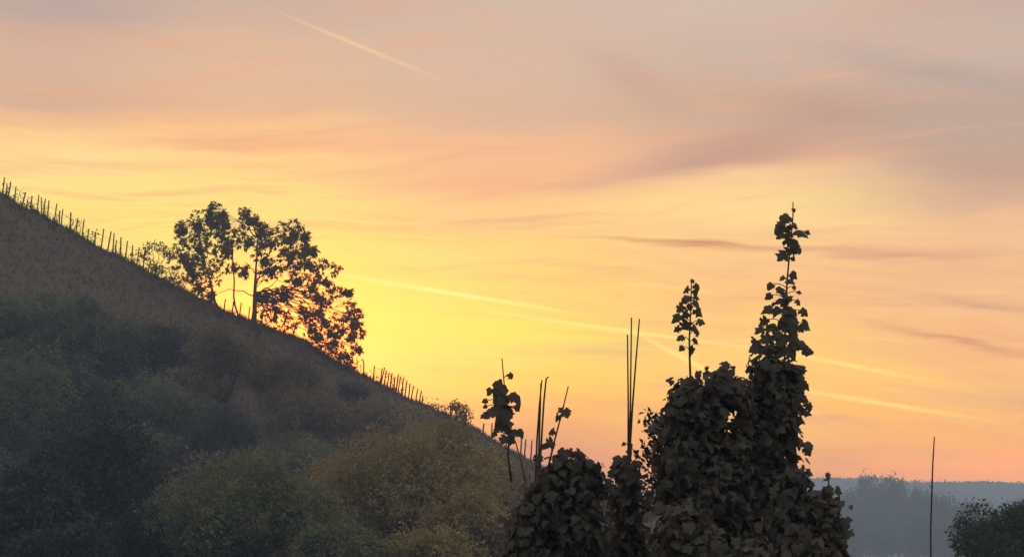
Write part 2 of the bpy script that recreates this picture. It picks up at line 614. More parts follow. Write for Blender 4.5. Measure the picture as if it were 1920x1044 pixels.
def hill_z(x, y):
    c = crest_z(x)
    base = FLOOR - 0.8
    tf = np.clip((y - 62) / (HD - 62), 0, 1)
    front = base + (c - base) * (0.45 * tf + 0.55 * tf ** 2)
    tb = np.clip((y - HD) / 220.0, 0, 1)
    backz = base + (c - base) * (1 - smooth01(tb)) - np.minimum((y - HD) * 0.03, 2) * (y > HD)
    z = np.where(y <= HD, front, backz)
    fade = np.clip((HD - y) / 12, 0, 1) * (y <= HD)
    z = z + fade * (0.5 * lump(x, y, 0.16, 8) + 0.18 * lump(x, y, 0.6, 9)) + 0.05 * lump(x, y, 1.9, 10)
    return z


ys = np.concatenate([np.linspace(60, 130, 70), np.linspace(131, 172, 140), np.linspace(174, 390, 60)])
xs = np.concatenate([np.linspace(-160, -62, 60), np.linspace(-61, 24, 300)])
X, Y = np.meshgrid(xs, ys)
hill = link('vineyard_hillside', grid_mesh('vineyard_hillside', X, Y, hill_z(X, Y)), 'soil')
hill['kind'] = 'structure'

# dry grass over the slope
n = 42000
gx = -62 + 84 * rng.random(n)
gy = HD + 2 - 75 * rng.random(n) ** 1.6
gz = hill_z(gx, gy)
P = np.stack([gx, gy, gz - 0.03], -1)
keep = gz > FLOOR
P = P[keep]
tuft_v, tuft_f = [], []
for k in range(5):
    a = k * 1.257
    dx, dy = math.cos(a), math.sin(a)
    b = len(tuft_v)
    tuft_v += [(0.0, 0.07 * dx, 0.07 * dy), (0.0, -0.07 * dx + 0.03, -0.07 * dy), (1.0 - 0.1 * (k % 3), 0.34 * dy, 0.34 * dx)]
    tuft_f.append((b, b + 1, b + 2))
D = np.tile([0, 0, 1.0], (len(P), 1)) + rng.normal(size=(len(P), 3)) * 0.22
mb = MB()
patch = 0.5 + 0.5 * lump(P[:, 0], P[:, 1], 0.25, 21)
mb.add(*scatter((np.array(tuft_v), np.array(tuft_f)), P, D, sph(len(P)), 0.18 + 0.30 * rng.random(len(P)) ** 2,
                np.clip(patch + rng.normal(size=len(P)) * 0.25, 0, 1)))
o = link('hillside_grass', mb.mesh('hillside_grass'), 'grass')
o['kind'] = 'stuff'
tag(o, 'dry brownish grass and weeds covering the vineyard slope', 'grass')

# ------------------------------------------------------------------ stakes along the crest
Z1, Z3 = (0, 320, 400 / 1305), (620, 640, 500 / 1292)
STAKES = []


def zz(z, x, y):
    return z[0] + x * z[2], z[1] + y * z[2]


for t in [(27, 42, 15, 120), (43, 80, 37, 150), (66, 68, 52, 155), (98, 98, 90, 190), (157, 132, 137, 205), (168, 178, 163, 215), (196, 155, 190, 230),
          (238, 148, 228, 238), (253, 162, 255, 250), (278, 172, 266, 265), (300, 182, 295, 285), (348, 202, 332, 305), (366, 245, 364, 318), (385, 235, 377, 328),
          (433, 255, 425, 350), (475, 290, 466, 375), (515, 300, 503, 395), (543, 355, 538, 415), (585, 375, 577, 450), (635, 355, 618, 475), (680, 372, 660, 488),
          (698, 382, 687, 498), (713, 425, 705, 508), (740, 407, 735, 518), (780, 430, 768, 535), (812, 455, 803, 550), (852, 470, 838, 560), (885, 500, 878, 590), (925, 545, 910, 610), (955, 565, 945, 630)]:
    STAKES.append(zz(Z1, *t[:2]) + zz(Z1, *t[2:]) + (0,))
for t in [(212, 118, 208, 185), (250, 128, 243, 195), (262, 125, 247, 198), (270, 138, 260, 208), (284, 150, 275, 220), (298, 152, 287, 228), (312, 170, 305, 235),
          (328, 158, 318, 240), (338, 168, 327, 245), (352, 178, 345, 250), (370, 188, 360, 260), (384, 203, 376, 270), (402, 215, 392, 275), (422, 230, 416, 290),
          (440, 238, 430, 297), (447, 262, 441, 302), (578, 295, 583, 365), (592, 298, 582, 367), (618, 305, 608, 372), (742, 398, 738, 465), (782, 395, 780, 485),
          (925, 455, 920, 545), (946, 472, 940, 550), (975, 478, 970, 560)]:
    STAKES.append(zz(Z3, *t[:2]) + zz(Z3, *t[2:]) + (1,))
for k in range(6):        # seen through the branches of the ridge tree
    px = 415 + k * 15 + rng.random() * 6
    py = np.interp(px, [c[0] for c in CREST], [c[1] for c in CREST])
    STAKES.append((px + 3, py - 18 - 8 * rng.random(), px, py, 2))
SG = ['wooden vineyard stake on the steep crest above the ridge tree', 'wooden vineyard stake on the crest downhill of the ridge tree', 'wooden vineyard stake seen under the ridge tree branches']
SGR = ['stakes on the upper crest', 'stakes on the lower crest', 'stakes under the ridge tree']
stake_tops = []
for i, (tx, ty, bx, by, kind) in enumerate(STAKES):
    D = HD + rng.uniform(-0.5, 0.4)
    top = at(tx, ty, D)
    b = at(bx, by, D)
    gz = float(hill_z(np.array(b[0]), np.array(D)))
    d = top - b
    b2 = b + d * ((gz - 0.25 - b[2]) / d[2])
    mb = MB()
    r = rng.uniform(0.05, 0.066)
    mid = (b2 + top) / 2 + np.array([rng.normal() * 0.02, 0, 0])
    mb.tube(np.array([b2, mid, top]) - b2, [r, r * 0.95, r * 0.85], 6)
    o = link('vineyard_stake', mb.mesh('vineyard_stake'), 'wood', loc=tuple(b2))
    tag(o, SG[kind], 'stake', SGR[kind])
    stake_tops.append((kind, b2, top))
# hooked post beside the tree
px, py = 682, 705
b = at(px, py, HD)
b[2] = float(hill_z(np.array(b[0]), np.array(HD))) - 0.25
t1, t2 = at(682, 680, HD), at(677, 674, HD)
mb = MB()
mb.tube(np.array([b, (b + t1) / 2, t1, (t1 + t2) / 2 + [0.04, 0, 0.08], t2]) - b, [0.055, 0.055, 0.05, 0.05, 0.045], 6)
tag(link('hooked_post', mb.mesh('hooked_post'), 'wood', loc=tuple(b)), 'bent post with hooked top beside the ridge tree', 'post')
# wires
for kind, lab in ((0, 'thin wire strung along the upper vineyard stakes'), (1, 'thin wire strung along the lower vineyard stakes')):
    ts = [s for s in stake_tops if s[0] == kind]
    ts.sort(key=lambda s: s[1][0])
    pts = []
    for _, b, t in ts:
        p = b + (t - b) / (t[2] - b[2]) * min(1.25, t[2] - b[2])
        pts.append(p + [0, -0.05, 0])
    mb = MB()
    pts = np.array(pts)
    mb.tube(pts - pts[0], 0.009, 4)
    tag(link('trellis_wire', mb.mesh('trellis_wire'), 'wire', loc=tuple(pts[0])), lab, 'wire')


def young_vine(px, h, D=HD - 0.2, n=26):
    b = at(px, 0, D)
    b[2] = float(hill_z(np.array(b[0]), np.array(D))) - 0.1
    o = thing('young_vine', 'small leafy vine between the vineyard stakes on the crest', 'vine', b, 'small vines on the crest')
    mb = MB()
    tip = np.array([rng.normal() * 0.15, 0, h])
    st = curve_pts((0, 0, 0), tip, 0, 6, 0.1)
    mb.tube(st, np.linspace(0.035, 0.015, 6), 5)
    link('stem', mb.mesh('stem'), 'bark', o)
    mb = MB()
    for q in st[2:]:
        clump_leaves(mb, q, (0.22, 0.22, 0.18), max(4, n // 4), 0.17, SIMPLE, 0.4)
    link('foliage', mb.mesh('foliage'), 'ridge_leaf', o)


for px, h in [(5, .7), (20, 0.9), (27, .5), (43, 1.2), (46, .6), (60, .8), (67, .7), (79, .6), (91, .9), (97, .5), (106, .6), (113, .6), (120, .6), (144, 1.4), (148, .7), (157, 1.3), (166, .7),
              (178, .9), (183, 1.1), (230, .8), (236, .6), (245, .6), (250, .7), (262, 1.0), (272, .9), (745, 1.3), (757, 1.4), (700, .5), (712, .5), (806, .5), (816, .5), (822, .7), (830, .6), (838, .8), (690, .4)]:
    young_vine(px, h)

# ------------------------------------------------------------------ tree on the ridge
ZT = (250, 360, 480 / 1392)
base = at(474, 628, HD - 2.0)
base[2] = float(hill_z(np.array(base[0]), np.array(HD - 2.0))) - 0.2
rt = thing('ridge_tree', 'open crowned tree silhouetted on the hill crest with the sunset behind', 'tree', base)
CL = [(270, 200, 45), (350, 150, 45), (440, 72, 26), (410, 140, 40), (485, 125, 32), (600, 110, 26), (625, 155, 42), (500, 180, 40), (360, 230, 55), (280, 285, 55), (440, 215, 45),
      (520, 260, 55), (590, 250, 55), (700, 200, 45), (755, 265, 58), (850, 210, 62), (890, 205, 35), (830, 305, 58), (690, 310, 55), (945, 300, 32), (985, 318, 26), (1015, 400, 52), (1095, 415, 34),
      (920, 400, 52), (860, 365, 52), (400, 290, 50), (480, 335, 50), (425, 440, 70), (335, 350, 50), (245, 365, 48), (320, 440, 55), (360, 515, 48), (420, 560, 28), (540, 405, 34),
      (600, 430, 34), (755, 430, 55), (880, 480, 52), (985, 470, 42), (1095, 540, 42), (1172, 548, 24), (1045, 590, 40), (960, 545, 42), (820, 560, 50), (735, 590, 42), (795, 640, 48),
      (930, 650, 40), (1010, 655, 44), (1175, 635, 42), (1228, 665, 28), (1130, 700, 50), (1240, 760, 24), (1195, 785, 36), (1080, 765, 50), (975, 745, 50), (850, 710, 48), (1000, 812, 40),
      (1095, 830, 46), (1215, 852, 28), (1150, 885, 36), (1190, 935, 30), (700, 660, 40), (760, 690, 40)]
for _ in range(400):            # fill between the main clumps, leaving the two bright gaps open
    a, b = CL[int(rng.integers(0, 60))], CL[int(rng.integers(0, 60))]
    if 40 < math.hypot(a[0] - b[0], a[1] - b[1]) < 150:
        q = ((a[0] + b[0]) / 2 + rng.normal() * 12, (a[1] + b[1]) / 2 + rng.normal() * 12)
        if math.hypot(q[0] - 590, (q[1] - 500) * 0.8) > 95 and math.hypot(q[0] - 565, q[1] - 345) > 45 and math.hypot(q[0] - 870, q[1] - 615) > 35:
            CL.append((q[0], q[1], rng.uniform(16, 30)))
    if len(CL) > 118:
        break
trunk = MB()
crown = MB()
fork1 = at(478, 548, HD - 1.5) - base
fork2 = at(480, 500, HD - 1.0) - base
top = at(484, 446, HD) - base
trunk.tube(np.array([(0, 0, 0), fork1 * 0.5 + [0.05, 0, 0], fork1, fork2, top]), [0.25, 0.19, 0.14, 0.07, 0.02], 8)
stemL0 = at(414, 590, HD - 1.8); stemL0[2] = float(hill_z(np.array(stemL0[0]), np.array(HD - 1.8))) - 0.2
stemM0 = at(448, 600, HD - 1.8); stemM0[2] = float(hill_z(np.array(stemM0[0]), np.array(HD - 1.8))) - 0.2
forkL = at(384, 500, HD - 1) - base
forkM = at(436, 480, HD - 1) - base
trunk.tube(curve_pts(base * 0 + stemL0 - base, forkL, 0.03, 7, 0.04), np.linspace(0.12, 0.05, 7), 7)
trunk.tube(curve_pts(stemM0 - base, forkM, -0.03, 7, 0.04), np.linspace(0.09, 0.04, 7), 7)
forks = [(478, 548, fork1), (480, 500, fork2), (482, 440, top), (384, 500, forkL), (436, 480, forkM)]
for (zx, zy, zr) in CL:
    px, py = ZT[0] + zx * ZT[2], ZT[1] + zy * ZT[2]
    D = HD + rng.uniform(-2.2, 2.2)
    c = at(px, py, D) - base
    r = zr * ZT[2] * HD / F
    cost = [math.hypot(px - f[0], (py - f[1])) + (60 if f[1] < py - 25 else 0) for f in forks]
    f = forks[int(np.argmin(cost))]
    if f[2] is fork1 or f[2] is fork2:
        f = (f[0], f[1], fork1 * (0.72 + 0.28 * rng.random()) if f[2] is fork1 else fork1 + (fork2 - fork1) * rng.random())
    trunk.tube(curve_pts(f[2], c, rng.uniform(0.02, 0.16), 8, 0.07), np.linspace(rng.uniform(0.028, 0.055), 0.012, 8), 5)
    for q in range(3):
        e = c + sph(1)[0] * r * 0.8
        trunk.tube(curve_pts(c - (c - f[2]) * 0.15, e, 0.05, 5, 0.08), np.linspace(0.022, 0.01, 5), 4)
    tuft_leaves(crown, c, r * 1.2, int(9 + 26 * (zr / 50) ** 2), 9, 0.28, WIDE)
    if rng.random() < 0.5:       # dense heart
        tuft_leaves(crown, c, r * 0.45, 5, 12, 0.44, WIDE)
link('trunk', trunk.mesh('trunk', True), 'bark', rt)
link('crown', crown.mesh('crown'), 'ridge_leaf', rt)

# shrubs on the crest left and right of it
for nm, lab, cl, foot in [
    ('crest_shrub', 'small drooping shrub uphill of the ridge tree, among the last stakes', [(95, 298, 30), (148, 300, 26), (195, 325, 26), (62, 342, 26), (105, 395, 38), (160, 420, 30), (205, 460, 44), (250, 475, 40)], (288, 522)),
    ('crest_shrub', 'low ragged shrub just downhill of the ridge tree beside the hooked post', [(1120, 905, 26), (1160, 930, 26), (1200, 950, 22), (1090, 880, 28), (1050, 850, 24)], (648, 690)),
    ('crest_shrub', 'small rounded bush near the foot of the vineyard crest', [(1765, 1150, 20), (1745, 1172, 20), (1795, 1170, 24), (1775, 1200, 30), (1815, 1210, 24), (1790, 1235, 34)], (872, 800)),
]:
    b = at(foot[0], foot[1], HD - 0.6)
    b[2] = float(hill_z(np.array(b[0]), np.array(HD - 0.6))) - 0.1
    s = thing(nm, lab, 'shrub', b)
    st, cr = MB(), MB()
    for zx, zy, zr in cl:
        px, py = ZT[0] + zx * ZT[2], ZT[1] + zy * ZT[2]
        c = at(px, py, HD - 0.6 + rng.uniform(-0.6, 0.6)) - b
        r = zr * ZT[2] * HD / F
        st.tube(curve_pts((rng.normal() * 0.1, 0, 0), c, 0.05, 6, 0.06), np.linspace(0.035, 0.012, 6), 4)
        clump_leaves(cr, c, (r, r, r), int(40 + 80 * (zr / 40)), 0.22, WIDE, 0.6, shell=0.0)
    link('stem', st.mesh('stem'), 'bark', s)
    link('foliage', cr.mesh('foliage'), 'ridge_leaf', s)


# ------------------------------------------------------------------ trees and bushes on the slope
def crown_meshes(rad, n_clump, n_leaf, size, seed_tone=0.5, flat=0.0, clump_r=0.34, trunk_r=0.16, foot=None, tpl=SIMPLE, skirt=False):
    """crown (origin at its centre) + trunk with limbs reaching down to z = foot"""
    rad = np.asarray(rad, float)
    cr, tr = MB(), MB()
    foot = -rad[2] * 1.5 if foot is None else foot
    hub = np.array([0, 0, -rad[2] * 0.45])
    tr.tube(curve_pts((0, 0, foot), hub, 0, 6, 0.02), np.linspace(trunk_r, trunk_r * 0.7, 6), 8)
    for k in range(n_clump):
        d = sph(1)[0]
        d[2] = d[2] if rng.random() < 0.35 else abs(d[2])
        d = d / np.linalg.norm(d)
        c = d * rad * rng.uniform(0.4, 0.95)
        r = rad.mean() * clump_r * rng.uniform(0.45, 1.35)
        tr.tube(curve_pts(hub, c, 0.06, 6, 0.06), np.linspace(trunk_r * 0.45, trunk_r * 0.1, 6), 5)
        clump_leaves(cr, c, (r * 1.15, r * 1.15, r * 0.9), n_leaf, size, tpl, 0.35, tone=float(np.clip(seed_tone + rng.normal() * 0.32, 0.05, 0.95)), shell=0.45)
    if skirt:
        z = -rad[2] * 0.75
        while z > foot + 0.5:
            for k in range(5):
                a = rng.random() * 6.28
                q = np.array([math.cos(a) * rad[0], math.sin(a) * rad[1], 0]) * rng.uniform(0.3, 0.7)
                q[2] = z
                r = rad.mean() * clump_r * rng.uniform(0.7, 1.2)
                tr.tube(curve_pts((0, 0, z - 0.3 * r), q, 0.06, 5, 0.06), np.linspace(trunk_r * 0.3, trunk_r * 0.1, 5), 5)
                clump_leaves(cr, q, (r * 1.15, r * 1.15, r * 0.9), n_leaf // 3, size * 1.5, tpl, 0.35, tone=seed_tone, shell=0.45)
            z -= rad.mean() * clump_r * 0.9
    return tr.mesh('trunk', True), cr.mesh('crown')


def ray_depth(px, py, lo=64.0):
    """distance at which the sight line through a pixel meets the slope"""
    for D in np.arange(lo, HD, 0.5):
        p = at(px, py, D)
        if max(float(hill_z(np.array(p[0]), np.array(D))), float(ground_z(np.array(p[0]), np.array(D)))) >= p[2]:
            return float(D)
    return HD - 3


def slope_tree(name, label, cat, px, py, rx, ry, mat, D=None, n_clump=26, n_leaf=520, size=0.15, clump_r=0.36, trunk_r=0.14, tone=0.5, group=None):
    if D is None:
        D = ray_depth(px, py + ry * 0.8)
    c = at(px, py, D)
    r = np.array([rx, (rx + ry) * 0.45, ry]) * D / F
    gz = max(float(hill_z(np.array(c[0]), np.array(D))), float(ground_z(np.array(c[0]), np.array(D))))
    foot = min(gz - 0.2 - c[2], -0.35 * r[2])
    tm, cm = crown_meshes(r, n_clump, n_leaf, size, foot=foot, clump_r=clump_r, trunk_r=trunk_r, seed_tone=tone, skirt=True)
    o = thing(name, label, cat, (c[0], c[1], c[2] + foot), group)
    link('trunk', tm, 'bark', o, (0, 0, -foot))
    link('crown', cm, mat, o, (0, 0, -foot))
    return o


slope_tree('broadleaf_tree', 'broad olive tinged tree at the foot of the slope beside the vines', 'tree', 765, 945, 190, 155, 'olive_leaf', 84, 66, 1000, 0.115)
slope_tree('broadleaf_tree', 'round grey green tree in front of the olive tinged one', 'tree', 480, 995, 190, 130, 'green_leaf', 72, 62, 1000, 0.105)
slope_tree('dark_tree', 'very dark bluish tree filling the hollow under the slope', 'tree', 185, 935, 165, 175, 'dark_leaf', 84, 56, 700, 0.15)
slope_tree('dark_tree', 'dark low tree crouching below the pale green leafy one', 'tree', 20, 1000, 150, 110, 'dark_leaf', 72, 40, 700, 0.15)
slope_tree('slope_tree', 'slim grey brown tree with several stems in the middle of the slope', 'tree', 425, 705, 70, 110, 'brown_leaf', None, 30, 380, 0.17)
slope_tree('slope_tree', 'wide dull green tree high on the slope under the upper stakes', 'tree', 150, 640, 125, 80, 'green_leaf', None, 40, 480, 0.17, tone=0.35)
slope_tree('slope_tree', 'dull green bush at the upper end of the slope', 'bush', 5, 610, 90, 70, 'green_leaf', None, 26, 420, 0.17, tone=0.3)
slope_tree('slope_tree', 'pale green leafy tree above the dark hollow', 'tree', 20, 770, 105, 120, 'green_leaf', None, 40, 560, 0.16, tone=0.5)
slope_tree('slope_bush', 'pale grey green bush between the dark hollow and the slim tree', 'bush', 310, 780, 70, 75, 'green_leaf', None, 26, 420, 0.15, tone=0.6)
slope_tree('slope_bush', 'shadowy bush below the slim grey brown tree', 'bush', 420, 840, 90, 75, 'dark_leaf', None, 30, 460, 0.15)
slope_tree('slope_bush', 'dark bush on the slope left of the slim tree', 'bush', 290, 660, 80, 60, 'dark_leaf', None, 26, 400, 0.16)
slope_tree('slope_bush', 'brownish bush on the open slope behind the olive tinged tree', 'bush', 570, 790, 105, 62, 'brown_leaf', None, 34, 440, 0.16)
slope_tree('slope_bush', 'dusky bush between the open slope and the slim tree', 'bush', 530, 710, 80, 46, 'brown_leaf', None, 26, 360, 0.17, tone=0.3)
slope_tree('slope_bush', 'dim bush behind the leaning vine shoot', 'bush', 925, 925, 65, 70, 'brown_leaf', 100, 22, 380, 0.15)
slope_tree('slope_bush', 'dull bush behind the bare canes', 'bush', 1085, 965, 70, 50, 'brown_leaf', 120, 22, 380, 0.16, tone=0.4)
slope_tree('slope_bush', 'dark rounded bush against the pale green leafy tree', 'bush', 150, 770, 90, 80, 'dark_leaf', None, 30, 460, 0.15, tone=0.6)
slope_tree('slope_bush', 'greenish bush just above the round grey green tree', 'bush', 540, 880, 90, 60, 'green_leaf', None, 28, 440, 0.14, tone=0.5)
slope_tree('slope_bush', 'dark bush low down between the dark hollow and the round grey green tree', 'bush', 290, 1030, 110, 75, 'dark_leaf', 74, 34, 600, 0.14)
slope_tree('slope_bush', 'olive bush tucked between the olive tinged tree and the vines', 'bush', 880, 1010, 75, 75, 'olive_leaf', 78, 28, 600, 0.13)
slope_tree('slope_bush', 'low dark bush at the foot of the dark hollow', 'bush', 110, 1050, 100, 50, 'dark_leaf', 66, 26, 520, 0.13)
slope_tree('slope_bush', 'low green bush at the foot of the round grey green tree', 'bush', 640, 1045, 90, 50, 'green_leaf', 66, 26, 520, 0.13)
slope_tree('slope_bush', 'low olive bush at the foot of the olive tinged tree', 'bush', 800, 1050, 90, 45, 'olive_leaf', 67, 26, 520, 0.13)
slope_tree('slope_bush', 'brown bush on the slope above the olive tinged tree', 'bush', 690, 800, 80, 40, 'brown_leaf', None, 24, 360, 0.16, tone=0.5)

# low scrub, many alike
scrub = [crown_meshes((1.0, 0.9, 0.6), 9, 130, 0.17, clump_r=0.5, trunk_r=0.04, foot=-0.75) for _ in range(4)]
for tm, cm in scrub:
    tm.materials.append(MAT['bark'])
scrub_c = {}
k = 0
tries = 0
while k < 225 and tries < 2000:
    tries += 1
    px = rng.uniform(-240, 1010)
    D = rng.uniform(98, 158)
    x = (px - 960) / F * D
    z = float(hill_z(np.array(x), np.array(D)))
    if z < FLOOR + 1.5 or D > 148 and rng.random() < 0.75:
        continue
    i = int(rng.integers(0, 4))
    mat = ['brown_leaf', 'green_leaf', 'green_leaf', 'dark_leaf'][int(rng.integers(0, 4))]
    s = rng.uniform(0.7, 1.3) * (1.0 if D > 145 else 1.45)
    key = (i, mat)
    if key not in scrub_c:
        m2 = scrub[i][1].copy(); m2.materials.clear(); m2.materials.append(MAT[mat]); scrub_c[key] = m2
    tone_w = {'brown_leaf': 'brownish', 'green_leaf': 'dull green', 'dark_leaf': 'dark'}[mat]
    o = thing('scrub_bush', 'low ' + tone_w + ' scrub bush on the grassy slope under the crest', 'bush', (x, D, z), tone_w + ' scrub on the slope')
    a = link('stem', scrub[i][0], None, o, (0, 0, 0.5))
    b = link('foliage', scrub_c[key], None, o, (0, 0, 0.5))
    o.scale = (s * rng.uniform(0.8, 1.5), s, s * rng.uniform(0.6, 1.1))
    o.rotation_euler = (0, 0, rng.uniform(0, 6.28))
    k += 1

# ------------------------------------------------------------------ dark tree in the right corner
slope_tree('corner_tree', 'dark green tree below the vines in front of the hazy wood', 'tree', 1930, 1040, 140, 92, 'deep_leaf', 62, 36, 800, 0.11, tone=0.15, clump_r=0.28)

# ------------------------------------------------------------------ hazy wood in the valley
WD = 660.0
wood = []
for i in range(4):
    rad = [(4.6, 4.6, 5.6), (5.2, 5.0, 5.0), (3.6, 3.6, 6.4), (4.4, 4.8, 5.2)][i]
    tm, cm = crown_meshes(rad, 30, 120, 0.75, clump_r=0.36, trunk_r=0.3, foot=-rad[2] - 0.8)
    tm.materials.append(MAT['bark']); cm.materials.append(MAT['far_leaf'])
    wood.append((rad, tm, cm))
WOOD = [(1600, 926, 0, 1.0), (1622, 897, 2, 0.75), (1655, 928, 1, 1.0), (1684, 902, 2, 1.0), (1668, 916, 3, .8), (1716, 924, 0, 0.8), (1745, 930, 3, 0.85), (1775, 948, 1, 0.9), (1803, 951, 0, 0.8),
        (1822, 944, 2, 0.8), (1850, 957, 1, 0.9), (1885, 956, 3, 0.9), (1915, 962, 0, 0.9), (1575, 948, 1, 0.9), (1630, 960, 3, 1.0), (1695, 962, 1, 1.0), (1735, 975, 0, 1.0), (1790, 985, 3, 1.0), (1840, 990, 1, 1.0),
        (1600, 990, 0, 1.0), (1660, 1000, 1, 1.0), (1715, 1005, 3, 1.0), (1765, 1012, 0, 1.0), (1950, 955, 1, 1.1), (1985, 950, 3, 1.1), (1540, 940, 3, 1.0), (1500, 945, 0, 1.0), (1460, 950, 1, 1.0), (1245, 962, 1, .8), (1205, 968, 0, 0.8), (1290, 960, 3, .9)]
for j, (px, ty, i, s) in enumerate(WOOD):
    D = WD + (40 if ty < 930 else 0) - (60 if ty > 970 else 0) + rng.uniform(-12, 12)
    t = at(px, ty, D)
    rad, tm, cm = wood[i]
    gz = float(ground_z(np.array(t[0]), np.array(D))) - 0.3
    hgt = t[2] - gz
    sz = hgt / (2 * rad[2] * 0.95 + 0.8)
    sx_ = s * (0.42 + 0.42 * sz)
    lab = {1622: 'slender hazy tree whose tip reaches the far ridge line, standing in the wood', 1684: 'tallest spiky topped hazy tree of the wood against the far ridge'}.get(px, 'hazy broadleaf tree in the blue grey wood across the valley')
    o = thing('hazy_tree', lab, 'tree', (t[0], D, gz), None if px in (1622, 1684) else 'trees of the hazy wood')
    for nm, me in (('trunk', tm), ('crown', cm)):
        link(nm, me, None, o, (0, 0, rad[2] + 0.8))
    o.scale = (sx_, sx_, sz)
    o.rotation_euler = (0, 0, rng.uniform(0, 6.28))
# ------------------------------------------------------------------ far wooded ridge
FD = 1400.0
RIDGE = [(-3000, 900), (-1500, 915), (0, 925), (1100, 932), (1220, 926), (1400, 908), (1540, 899), (1590, 901), (1633, 897), (1666, 904), (1714, 907), (1747, 906), (1793, 907), (1843, 906), (1894, 908), (1920, 910), (2100, 915), (2600, 905), (3600, 912), (5600, 920)]
rw = np.array([at(px, py, FD) for px, py in RIDGE])


def far_z(x, y):
    c = np.interp(x, rw[:, 0], rw[:, 2])
    tf = np.clip((y - 950) / (FD - 950), 0, 1)
    tb = np.clip((y - FD) / 75, 0, 1)
    z = np.where(y <= FD, FLOOR - 1 + (c - FLOOR + 1) * smooth01(tf * 0.999) ** 0.8, FLOOR - 1 + (c - FLOOR + 1) * (1 - smooth01(tb)))
    return z - 1.0


xs = np.linspace(-1300, 1380, 280)
ys = np.concatenate([np.linspace(945, FD, 60), np.linspace(FD + 3, FD + 76, 20)])
X, Y = np.meshgrid(xs, ys)
fh = link('far_hill', grid_mesh('far_hill', X, Y, far_z(X, Y)), 'canopy')
fh['kind'] = 'structure'
mb = MB()
nt = 5200
fx = np.concatenate([rng.uniform(-80, 410, nt - 1100), rng.uniform(40, 380, 1100)])
fy = np.concatenate([rng.uniform(1000, FD + 6, nt - 1100), rng.uniform(FD - 7, FD + 3, 1100)])
fz = far_z(fx, fy)
per = 14
hgt = rng.uniform(1.2, 2.7, nt)
hgt[rng.random(nt) < 0.02] *= 1.7
C = np.repeat(np.stack([fx, fy, fz + hgt * 0.2], -1), per, 0)
hh = np.repeat(hgt, per)
P = C + sph(nt * per) * np.stack([hh * 1.2, hh * 1.2, hh * 0.75], -1) * 0.8
tn = np.repeat(rng.random(nt), per)
mb.add(*scatter(SIMPLE, P, sph(nt * per), sph(nt * per) + [0, 0, 0.6], 0.75 * hh, tn))
o = link('far_forest', mb.mesh('far_forest'), 'far_leaf')
o['kind'] = 'stuff'
tag(o, 'hazy blue grey forest covering the far ridge', 'forest')

# ------------------------------------------------------------------ grapevines in front
VD = 12.0


def vine_template(seed):
    r = np.random.default_rng(seed)
    half = [(-0.12, 0.16), (-0.15, 0.36), (0.02, 0.52), (0.17, 0.49), (0.27, 0.44), (0.44, 0.50), (0.58, 0.44), (0.66, 0.31), (0.82, 0.20)]
    pts = [(0, 0)] + half + [(1.0, 0.0)] + [(x, -y) for x, y in half[::-1]]
    pts = np.array(pts) + np.vstack([[0, 0], r.normal(size=(len(pts) - 1, 2)) * 0.055])
    V = np.vstack([[0.33, 0], pts])
    if seed % 2:
        V[[3, 6, 9], 1] *= 1.12
        V[[5, 8], 1] *= 0.66
        V[[19 - 3 + 2, 19 - 6 + 2, 19 - 9 + 2], 1] *= 1.12
        V[[19 - 5 + 2, 19 - 8 + 2], 1] *= 0.66
    curl, fold, tw = r.uniform(0.25, 0.7), r.uniform(-0.1, 0.55), r.uniform(-0.4, 0.4)
    z = -curl * V[:, 0] ** 2 - fold * np.abs(V[:, 1]) + tw * V[:, 0] * V[:, 1] + r.normal(size=len(V)) * 0.03
    V = np.column_stack([V, z])
    n = len(pts)
    Fc = np.array([(0, 1 + i, 1 + (i + 1) % n) for i in range(n)])
    return V, Fc


TPL = [vine_template(s) for s in range(8)]
LEAF_ME = []
for v, f in TPL:
    me = tri_mesh('leaf', v, f)
    me.materials.append(MAT['vine_part'])
    LEAF_ME.append(me)


def leaf_obj(parent, p, d, nrm, size, k):
    d = np.asarray(d, float); d /= np.linalg.norm(d)
    s = np.cross(nrm, d); s /= np.linalg.norm(s) + 1e-9
    nn = np.cross(d, s)
    o = bpy.data.objects.new('leaf', LEAF_ME[k % 8])
    COL.objects.link(o)
    o.parent = parent
    m = Matrix(((d[0] * size, s[0] * size, nn[0] * size, p[0]), (d[1] * size, s[1] * size, nn[1] * size, p[1]),
                (d[2] * size, s[2] * size, nn[2] * size, p[2]), (0, 0, 0, 1)))
    o.matrix_local = m
    return o


